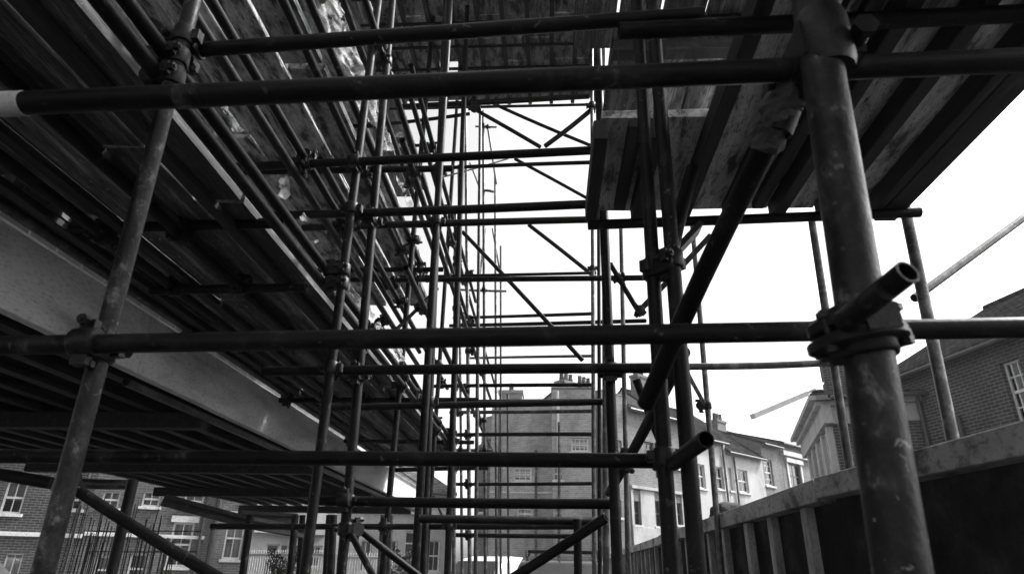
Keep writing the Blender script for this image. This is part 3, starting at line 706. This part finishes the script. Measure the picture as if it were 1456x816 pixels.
        if rise:
            m.add([(0, 0, H), (0, D, H), (0, D/2, H+rise)], [(0, 1, 2)]); m.add([(L, 0, H), (L, D, H), (L, D/2, H+rise)], [(0, 1, 2)])
        me = bpy.data.meshes.new('wall'); me.from_pydata(m.v, [], m.f); me.materials.append(M[s.mat]); link('wall', me, s.root)

# --- left brick terrace, facing the camera
LA, LB = ground_xy(-130, 19), ground_xy(455, 25)
def lpt(px):   # point of the terrace line seen at column px
    d = ray(px, 735); t = (LB-LA); k = (LA.x*d.y-LA.y*d.x)/(t.y*d.x-t.x*d.y); return LA+t*k
def lrow(x0, x1, label, H, wall, depth=8): return Bld('brick_house', label, lpt(x0), lpt(x1), H, depth, wall)
b = lrow(-130, 124, 'sooty brick house with white cornice and string course at far left', 5.3, 'brick_dark'); 
b.window((5, 684, 35, 730)); b.window((-70, 684, -40, 730)); b.window((104, 697, 131-10, 724)); b.window((94, 764, 119, 850), 'door'); b.window((0, 786, 25, 850)); b.window((-90, 786, -60, 850))
b.band(b.uz(60, 763)[1], b.uz(60, 757)[1], .07); b.band(b.H-.35, b.H-.12, .18, nm='cornice'); b.band(b.H-.118, b.H+.05, .3, nm='cornice'); b.roof('flat', mat='lead'); b.pipe(b.uz(126-6, 700)[0], 0, 5.2); b.finish()
b = lrow(124.5, 296, 'middle brick house of the left row with tall curtained sash windows', 6.2, 'brick'); 
b.window((203, 698, 228, 720)); b.window((145, 698, 170, 722)); b.window((241, 742, 272, 806), lintel=True); b.window((182, 787, 206, 830)); b.window((135, 790, 160, 830)); b.window((262, 712-10, 290, 722), sill=True)
b.band(b.uz(180, 763)[1], b.uz(180, 758)[1], .06); b.pipe(b.uz(285, 760)[0], 0, 6); b.roof('gable', 1.8); b.chimney(1.2, 4, 6.2, h=2.6); b.finish(1.8)
b = lrow(296.5, 362, 'narrow brick house with one tall white-framed window beside the porches', 6.2, 'brick_mid'); 
b.window((320, 735, 346, 795), lintel=True); b.pipe(b.uz(303, 760)[0], 0, 6, .09); b.window((318, 650, 346, 700)); b.roof('gable', 1.8); b.finish(1.8)
b = lrow(362.5, 466, 'low white house with square dark porch openings', 4.0, 'render'); b.trim = 'render'
b.window((374, 773, 392, 850), 'door'); b.window((395, 774, 405, 850), 'door'); b.window((416, 775, 430, 805), frame='dark_paint', curtain=False); b.window((438, 775, 460, 806), frame='paint', curtain=False)
b.band(2.55, 2.8, .35, nm='cornice'); b.roof('gable', 1.2, mat='tile'); b.finish(1.2)
b = Bld('white_house', 'pale rendered house with tall windows seen below the deck, left of centre', ground_xy(466, 27), ground_xy(640, 30), 4.6, 8, 'render')
for x in (480, 512, 548, 610): b.window((x, 768, x+16, 812), curtain=R.random() < .6)
b.window((575, 755, 598, 815), 'door'); b.band(3.6, 3.8, .2, nm='cornice'); b.roof('gable', 1.5, mat='tile_pale'); b.finish(1.5)

# --- central brick block
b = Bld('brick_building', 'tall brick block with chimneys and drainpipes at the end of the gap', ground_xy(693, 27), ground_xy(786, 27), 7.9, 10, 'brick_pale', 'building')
b.window((730, 664, 756, 684), frame='paint', curtain=True, sill=True, rows=3, cols=3); b.window((735, 722, 757, 738), rows=2); b.window((779, 597, 787-2, 617), rows=2, cols=1)
b.band(b.uz(740, 701)[1], b.uz(740, 699)[1], .04); b.pipe(b.uz(709, 700)[0], 0, 7.8, .05); b.pipe(b.uz(762, 700)[0], 0, 6.0, .05, 'tile_pale')
b.chimney(.75, 1.0, 7.9, 1.0, .9, .62, 1); b.chimney(1.95, 2.0, 7.9, 1.2, .9, .34, 0); b.roof('flat', mat='lead'); b.finish()
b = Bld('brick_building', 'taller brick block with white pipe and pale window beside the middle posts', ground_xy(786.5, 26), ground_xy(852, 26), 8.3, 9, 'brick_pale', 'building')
b.window((812, 622, 837, 642), rows=3, cols=4); b.window((788, 664, 800, 682), rows=2); b.window((788, 720, 800, 738), rows=2); b.pipe(b.uz(794, 650)[0], 0, 8.2, .055, 'paint')
b.band(b.uz(820, 660)[1], b.uz(820, 656)[1], .08); b.roof('flat', mat='lead'); b.chimney(.5, 1.5, 8.3, .9, .6, .35, 1); b.finish()
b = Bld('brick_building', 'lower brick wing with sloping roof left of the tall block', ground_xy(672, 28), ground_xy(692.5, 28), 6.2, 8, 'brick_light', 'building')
b.window((676, 705, 688, 728), rows=2, cols=1); b.roof('gable', 1.0, mat='tile_pale'); b.finish(1.0)

# --- right-hand terrace, facing left and the camera
TA, TB = ground_xy(872, 27), ground_xy(1190, 40)
def tpt(px):
    d = ray(px, 650); t = (TB-TA); k = (TA.x*d.y-TA.y*d.x)/(t.y*d.x-t.x*d.y); return TA+t*k
def trow(nm, x0, x1, label, H, wall, depth=8, trim='stone'): return Bld(nm, label, tpt(x0), tpt(x1), H, depth, wall, trimmat=trim)
def hz(x, y): # height of the terrace line at a photo point
    p = tpt(x); return CH+(ray(x, y)*(p.y/ray(x, y).y)).z
b = trow('white_house', 858, 893, 'pale flat-topped house seen between the middle posts', hz(876, 560), 'brick_light')
b.window((870, 625, 884, 650)); b.window((870, 710, 884, 735)); b.roof('flat', mat='lead'); b.chimney(1, 3, b.H, h=1.0); b.finish()
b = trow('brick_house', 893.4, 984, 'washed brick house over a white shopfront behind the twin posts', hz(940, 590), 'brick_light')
b.window((916, 628, 930, 650), frame='dark_paint', lintel=False); b.window((953, 637, 966, 665), frame='dark_paint'); b.window((901, 712, 911, 746), frame='dark_paint'); b.window((931, 712, 941, 748), frame='dark_paint'); b.window((962, 715, 970, 746), frame='dark_paint')
z0, z1 = hz(940, 752), hz(940, 700)
b.band(z1, z1+.12, .12, 'render'); b.band(.4, z0, .06, 'render', nm='shopfront_base'); 
us = sorted([h for h in b.holes if h[1] < z1]); 
prev = 0
for h in us+[(b.L, 0, b.L, 0)]:
    if h[0]-prev > .1: b.box('render_panel', (prev, -.04, z0+.002), (h[0]-.002, -.0015, z1-.002), 'render')
    prev = h[2]+.002
b.roof('gable', 1.6, mat='tile'); b.chimney(1.2, 3.5, b.H+.6, h=1.1); b.finish(1.6)
b = trow('white_house', 984.4, 1032, 'white house with grey window and lichened roof behind the slim post', hz(1008, 622), 'render')
b.window((1019, 664, 1029, 695)); b.window((1010, 724, 1023, 745)); b.window((993, 660, 1003, 694)); b.pipe(b.uz(1036-6, 680)[0], 0, b.H-.2, .05); b.roof('gable', 2.8, mat='tile'); b.chimney(.5, 3.2, b.H+1.9, w=.8, h=1.5); b.finish(2.8)
b = trow('white_house', 1032.4, 1083, 'bright white house with dark drainpipe and one sash window', hz(1060, 645), 'render')
b.window((1050, 668, 1064, 700), sill=True); b.window((1034.5, 665, 1041, 697)); b.window((1036, 724, 1048, 745)); b.pipe(b.uz(1046, 690)[0], 0, b.H-.3, .05); b.roof('gable', 2.8, mat='tile'); b.finish(2.8)
b = trow('brick_house', 1083.4, 1110, 'pale brick house with a tall white sash window', hz(1096, 632), 'brick_light')
b.window((1086, 653, 1099, 690), rows=4); b.roof('gable', 1.5, mat='tile'); b.chimney(1.0, 3.0, b.H+.6, h=1.0); b.finish(1.5)
b = trow('brick_house', 1110.4, 1200, 'pale brick house with dark window in a moulded white surround', hz(1140, 636), 'brick_light')
b.window((1122, 660, 1139, 694), frame='dark_paint', surround=True); b.window((1155, 664, 1170, 698), frame='dark_paint'); b.band(b.H-.7, b.H-.45, .2, nm='cornice'); b.roof('gable', 1.2, mat='tile'); b.finish(1.2)

# --- corner building with white cornice
K = ground_xy(1222, 17.0)
E1 = K+Vector((2.55, -.65, 0)); 
b = Bld('corner_house', 'brick corner house with white cornice and tall narrow bay windows', K, E1, 5.75, 5.5, 'brick_dark')
b.window(None, uz=(1.2, 2.8, 2.0, 4.6)) if False else None
b.band(5.05, 5.5, .06, 'render', nm='frieze'); b.band(5.502, 5.62, .2, 'render', u0=-.2, nm='cornice'); b.band(5.622, 5.74, .34, 'render', u0=-.34, nm='cornice')
b.roof('gable', .7, .35, 'tile'); b.chimney(.7, 2.2, 5.9, .8, .5, 1.6, 2)
# left flank: tall windows between white pilasters
fl = MB()
for k in range(5): fl.box((-.16, .05+k*1.15, .5), (-.003, .05+k*1.15+.24, 5.0))
fl.build('pilaster', M['render'], b.root)
fl = MB(); fl.box((-.22, -.2, 5.05), (-.003, 5.6, 5.5)); fl.box((-.34, -.2, 5.502), (-.003, 5.7, 5.62)); fl.box((-.5, -.34, 5.622), (-.003, 5.8, 5.74)); fl.build('cornice', M['render'], b.root)
for k in range(4):
    y0 = .3+k*1.15; w = MB(); w.box((-.07, y0, 2.5), (-.01, y0+.08, 5.0)).box((-.07, y0+.8, 2.5), (-.01, y0+.88, 5.0)).box((-.07, y0+.08, 4.93), (-.01, y0+.8, 5.0)).box((-.07, y0+.08, 3.7), (-.01, y0+.8, 3.76)).box((-.07, y0+.08, 2.5), (-.01, y0+.8, 2.56))
    f = w.build('window', M['paint'], b.root); MB().box((-.04, y0+.08, 2.56), (-.03, y0+.8, 4.93)).build('pane', M['glass'], f)
b.finish(.7)
# --- right brick building
d550 = ray(560, 815); dirn = Vector((d550.x, d550.y, 0)).normalized()
G0 = ground_xy(1290, 18)      # far end
def gpt(px):
    d = ray(px, 800); t = -dirn; k = (G0.x*d.y-G0.y*d.x)/(t.y*d.x-t.x*d.y); return G0+t*k
G1 = G0-dirn*13
def ghz(x, y): p = gpt(x); return CH+(ray(x, y)*(p.y/ray(x, y).y)).z
Hr = 6.3
b = Bld('brick_building', 'dark brick building with tiled roof and white sash window at far right', G0, G1, Hr, 9, 'brick_dark', 'building')
print('eave', b.uz(1276, 538), b.uz(1456, 455), b.uz(1400, 480), b.L)
b.window((1432, 508, 1462, 602), rows=4, cols=3, sill=True); b.pipe(b.uz(1317, 600)[0], 0, 5.6, .05); b.pipe(b.uz(1368, 600)[0], 0, 4.9, .05)
b.roof('gable', 2.6, .25, 'tile'); b.finish(2.6)
b2A = ground_xy(1300, 21); b2B = ground_xy(1520, 21)
b = Bld('brick_house', 'house with long tiled roof rising behind the dark brick building', b2A, b2B, 6.3, 6, 'brick_dark'); b.roof('gable', 1.6, .2, 'tile'); b.finish(1.6)
# crane-like board jutting from the corner house
m = MB(); p, q = PY(1070, 592, 15.5), PY(1146, 560, 16.2); m.beam(p, q, .16, .12); m.rod([q, PY(1170, 545, 16.6)], .03, 8)
o = m.build('pole', M['paint'], None, p); o.location = p; tag(o, 'long white pole jutting into the sky from the corner house', 'pole')

# --- dark building wall behind the left decks
b = Bld('brick_building', 'dark brick building standing behind the stacked left decks', Vector((-2.95, -1.5, 0)), Vector((-2.95, 9.5, 0)), 10.5, 6, 'brick', 'building')
b.holes = []
# the facade faces +X: mirror local Y by building windows on local -y side
b.root.location = Vector((-2.95, -1.5, CH+1.4)); b.H = 8.4; b.M = Matrix.Translation(b.root.location) @ Matrix.Rotation(b.ang, 4, 'Z'); b.Mi = b.M.inverted()
for z in (.4, 3.4, 6.0):
    for u in (3.2, 6.0, 8.8): b.window(None, uz=(u, z+.4, u+1.1, z+2.0), curtain=False)
b.band(2.9, 3.1, .05); b.finish()

# ------------------------------------------------------------ ground, road, pavement
def sheet(name, x0, y0, x1, y1, z, mat, n=1):
    m = MB(); m.add([(x0, y0, z), (x1, y0, z), (x1, y1, z), (x0, y1, z)], [(0, 1, 2, 3)]); o = m.build(name, M[mat]); tag(o, kind='structure'); return o
sheet('ground', -600, -600, 600, 900, 0, 'soil')
sheet('road', -60, 13.5, 60, 18, .004, 'asphalt')
m = MB(); m.box((-60, 18.0, 0), (60, 18.8, .12)); o = m.build('pavement', M['pavement']); tag(o, kind='structure')

# ------------------------------------------------------------ cars
def car(name, label, loc, rz, paint):
    root = empty(name, loc, rz); tag(root, label, 'car')
    # local: x = length (nose +x), y = width
    prof = [(-2.1, .45), (-2.12, .95), (-1.95, 1.05), (-1.45, 1.58), (-.9, 1.68), (.1, 1.66), (.55, 1.52), (1.15, 1.06), (1.95, .92), (2.15, .7), (2.12, .4)]
    ins = [.0, .0, .02, .17, .20, .20, .17, .03, .02, .03, .02]
    m = MB(); vs = []; n = len(prof)
    W = .88
    for s_ in (-1, 1):
        for k, (x, z) in enumerate(prof): vs.append((x, s_*(W-ins[k]), z))
    fs = [tuple(range(n))[::-1], tuple(range(n, 2*n))]+[(k, (k+1) % n, n+(k+1) % n, n+k) for k in range(n)]
    m.add(vs, fs, False); bd = m.build('body', M[paint], root)
    md = bd.modifiers.new('bev', 'BEVEL'); md.width = .09; md.segments = 4; md.limit_method = 'ANGLE'; md.angle_limit = rad(12)
    for p in bd.data.polygons: p.use_smooth = True
    for s_ in (-1, 1):
        y = s_*.80
        m = MB(); m.add([(-1.5, s_*(W-.035), 1.1), (.95, s_*(W-.035), 1.1), (.5, s_*(W-.165), 1.47), (-1.25, s_*(W-.165), 1.5)]+[(-1.5, s_*(W-.15), 1.1), (.95, s_*(W-.15), 1.1), (.5, s_*(W-.25), 1.47), (-1.25, s_*(W-.25), 1.5)],
                       [(0, 1, 2, 3), (4, 5, 6, 7), (0, 1, 5, 4), (1, 2, 6, 5), (2, 3, 7, 6), (3, 0, 4, 7)]); m.build('side_window', M['dark_paint'], root)
    for x0, z0, x1, z1, nm in ((1.12, 1.1, .62, 1.5, 'windscreen'), (-1.92, 1.12, -1.52, 1.53, 'rear_window')):
        m = MB(); nx_ = .03 if x0 > 0 else -.03
        m.add([(x0+nx_, -.74, z0+.02), (x0+nx_, .74, z0+.02), (x1+nx_, .62, z1+.02), (x1+nx_, -.62, z1+.02), (x0-nx_, -.74, z0-.02), (x0-nx_, .74, z0-.02), (x1-nx_, .62, z1-.02), (x1-nx_, -.62, z1-.02)],
              [(0, 1, 2, 3), (4, 5, 6, 7), (0, 1, 5, 4), (1, 2, 6, 5), (2, 3, 7, 6), (3, 0, 4, 7)]); m.build(nm, M['dark_paint'], root)
    for x in (-1.35, 1.35):
        for s_ in (-1, 1):
            w = MB().rod([(x, s_*.68, .33), (x, s_*.9, .33)], .33, 24).build('wheel', M['rubber'], root)
            MB().rod([(x, s_*.89, .33), (x, s_*.905, .33)], .2, 16).build('rim', M['steel_pale'], w)
    for s_ in (-1, 1):
        MB().box((2.08, s_*.7-.14, .66), (2.16, s_*.7+.14, .8)).build('headlight', M['glass'], root, bevel=.02)
        MB().box((-2.15, s_*.72-.08, .8), (-2.09, s_*.72+.08, 1.0)).build('tail_light', M['dark_paint'], root, bevel=.01)
    return root
g1 = ground_xy(722, 20); car('parked_car', 'white car with bright rounded roof parked at the end of the gap', (g1.x, g1.y, .16), rad(62), 'car_white')
g2 = ground_xy(790, 13.0); rc = car('parked_car', 'black car with a roof rack parked right of the white car', (g2.x+.1, g2.y, .05), rad(90), 'car_dark')
m = MB()
for s_ in (-1, 1): m.rod([(-1.2, s_*.6, 1.66), (-1.1, s_*.6, 1.76), (.3, s_*.6, 1.76), (.4, s_*.6, 1.66)], .02, 8)
for x in (-.9, 0): m.rod([(x, -.6, 1.76), (x, .6, 1.76)], .02, 8)
m.build('roof_rack', M['steel'], rc)
g3 = ground_xy(-70, 15.5); c3 = car('parked_car', 'white car cut off at the lower left corner in front of the brick house', (g3.x, g3.y, 0), rad(-8), 'car_white'); c3.scale = (.97, .97, .97)

# ------------------------------------------------------------ rebar, railings, shrub
rb = empty('rebar_mat', PY(175, 816, 8).to_tuple()); rb.location.z = 0; tag(rb, 'thicket of thin upright steel bars in front of the left houses', 'rebar')
for k in range(70):
    px = R.uniform(112, 250); Y = R.uniform(7.6, 8.6); top = R.uniform(705, 785) if px < 230 else R.uniform(760, 800)
    a = PY(px, top, Y); m = MB(); m.rod([(a.x+R.uniform(-.05, .05), Y, 0), (a.x, Y, a.z)], .006, 5); m.build('steel_bar', M['rust'], rb, rb.location)
for z in (1.35, 1.62, 1.85):
    a, c = PY(120, 790, 8.1), PY(280, 790, 8.1); MB().rod([(a.x, 8.1, z), (c.x, 8.1, z+.02)], .007, 5).build('tie_bar', M['rust'], rb, rb.location)
def railing(x0, x1, ytop, Y, label, n):
    a, c = PY(x0, ytop, Y), PY(x1, ytop, Y); r_ = empty('railing', (a.x, Y, 0)); tag(r_, label, 'railing'); off = r_.location
    MB().rod([a, c], .02, 8).build('top_rail', M['paint'], r_, off); MB().rod([(a.x, Y, .3), (c.x, Y, .3)], .02, 8).build('bottom_rail', M['paint'], r_, off)
    for k in range(n):
        x = a.x+(c.x-a.x)*(k+.5)/n; MB().rod([(x, Y, .3), (x, Y, a.z+(c.z-a.z)*k/n+.08)], .011, 6).build('baluster', M['paint'], r_, off)
railing(345, 462, 788, 12.5, 'pale metal railing in front of the white porches', 34)
railing(470, 560, 792, 12.8, 'pale metal railing below the deck left of centre', 24)
def shrub(px, py, Y, r, label, n=900, mat='leaf', trunk=True):
    c = PY(px, py, Y); root = empty('shrub', (c.x, Y, 0)); tag(root, label, 'shrub'); m = MB(); cl = [(c+Vector((R.gauss(0, r*.5), R.gauss(0, r*.4), R.gauss(0, r*.45))), R.uniform(.3, .6)*r) for _ in range(14)]
    for k in range(n):
        q, rr_ = R.choice(cl); v = Vector((R.gauss(0, 1), R.gauss(0, 1), R.gauss(0, 1))).normalized()*rr_*R.uniform(.6, 1)
        p = q+v; a = Vector((R.gauss(0, 1), R.gauss(0, 1), R.gauss(0, 1))).normalized(); b_ = a.cross(Vector((R.gauss(0, 1), R.gauss(0, 1), R.gauss(0, 1)))).normalized(); s_ = r*.09
        m.add([p-a*s_, p+b_*s_*.5, p+a*s_, p-b_*s_*.5], [(0, 1, 2, 3)])
    m.build('foliage', M[mat], root, root.location)
    m = MB()
    for k in range(4): m.rod([(c.x+R.uniform(-.05, .05), Y, 0), (c.x+R.uniform(-.2, .2), Y+R.uniform(-.1, .1), c.z)], .02, 6)
    m.build('stem', M['bark'], root, root.location)
shrub(402, 806, 11.5, .26, 'dark shrub in front of the white porch')
shrub(566, 812, 9.5, .3, 'dark low shrub between the posts below the deck')

# ------------------------------------------------------------ thin haze volume, added to lighten the distance in place of glow
hz_m = bpy.data.materials.new('haze air'); hz_m.use_nodes = True; nt = hz_m.node_tree; nt.nodes.remove(nt.nodes['Principled BSDF'])
pv = nt.nodes.new('ShaderNodeVolumePrincipled'); pv.inputs['Color'].default_value = g(.95); pv.inputs['Density'].default_value = HAZE; pv.inputs['Anisotropy'].default_value = .1
nt.links.new(pv.outputs[0], nt.nodes['Material Output'].inputs['Volume'])
ho = MB().box((-70, -30, -1), (70, 75, 16)).build('haze', hz_m); tag(ho, kind='stuff')
S.cycles.volume_bounces = 1; S.cycles.volume_max_steps = 64

# ------------------------------------------------------------ light
W = bpy.data.worlds.new('World'); S.world = W; W.use_nodes = True; nt = W.node_tree; bg = nt.nodes['Background']
sky = nt.nodes.new('ShaderNodeTexSky'); sky.sky_type = 'NISHITA'; sky.sun_disc = False
SUN_EL, SUN_AZ = 43, 68          # azimuth clockwise from +Y
sky.sun_elevation = rad(SUN_EL); sky.sun_rotation = rad(SUN_AZ); sky.air_density = 1.0; sky.dust_density = 4.0; sky.ozone_density = 1.0
bwn = nt.nodes.new('ShaderNodeRGBToBW'); nt.links.new(sky.outputs[0], bwn.inputs[0]); nt.links.new(bwn.outputs[0], bg.inputs[0]); bg.inputs[1].default_value = .15
sl = bpy.data.lights.new('sun', 'SUN'); sl.energy = 2.2; sl.angle = rad(7); so = bpy.data.objects.new('sun', sl); COL.objects.link(so)
el, az = rad(SUN_EL), rad(SUN_AZ); tosun = Vector((math.sin(az)*math.cos(el), math.cos(az)*math.cos(el), math.sin(el)))
so.rotation_euler = tosun.to_track_quat('Z', 'Y').to_euler(); so.location = (5, 5, 30)
S.view_settings.view_transform = 'Standard'; S.view_settings.look = 'None'; S.view_settings.gamma = 1; S.view_settings.exposure = 1.42
S.cycles.max_bounces = 6; S.cycles.transparent_max_bounces = 12
S.cycles.use_denoising = True
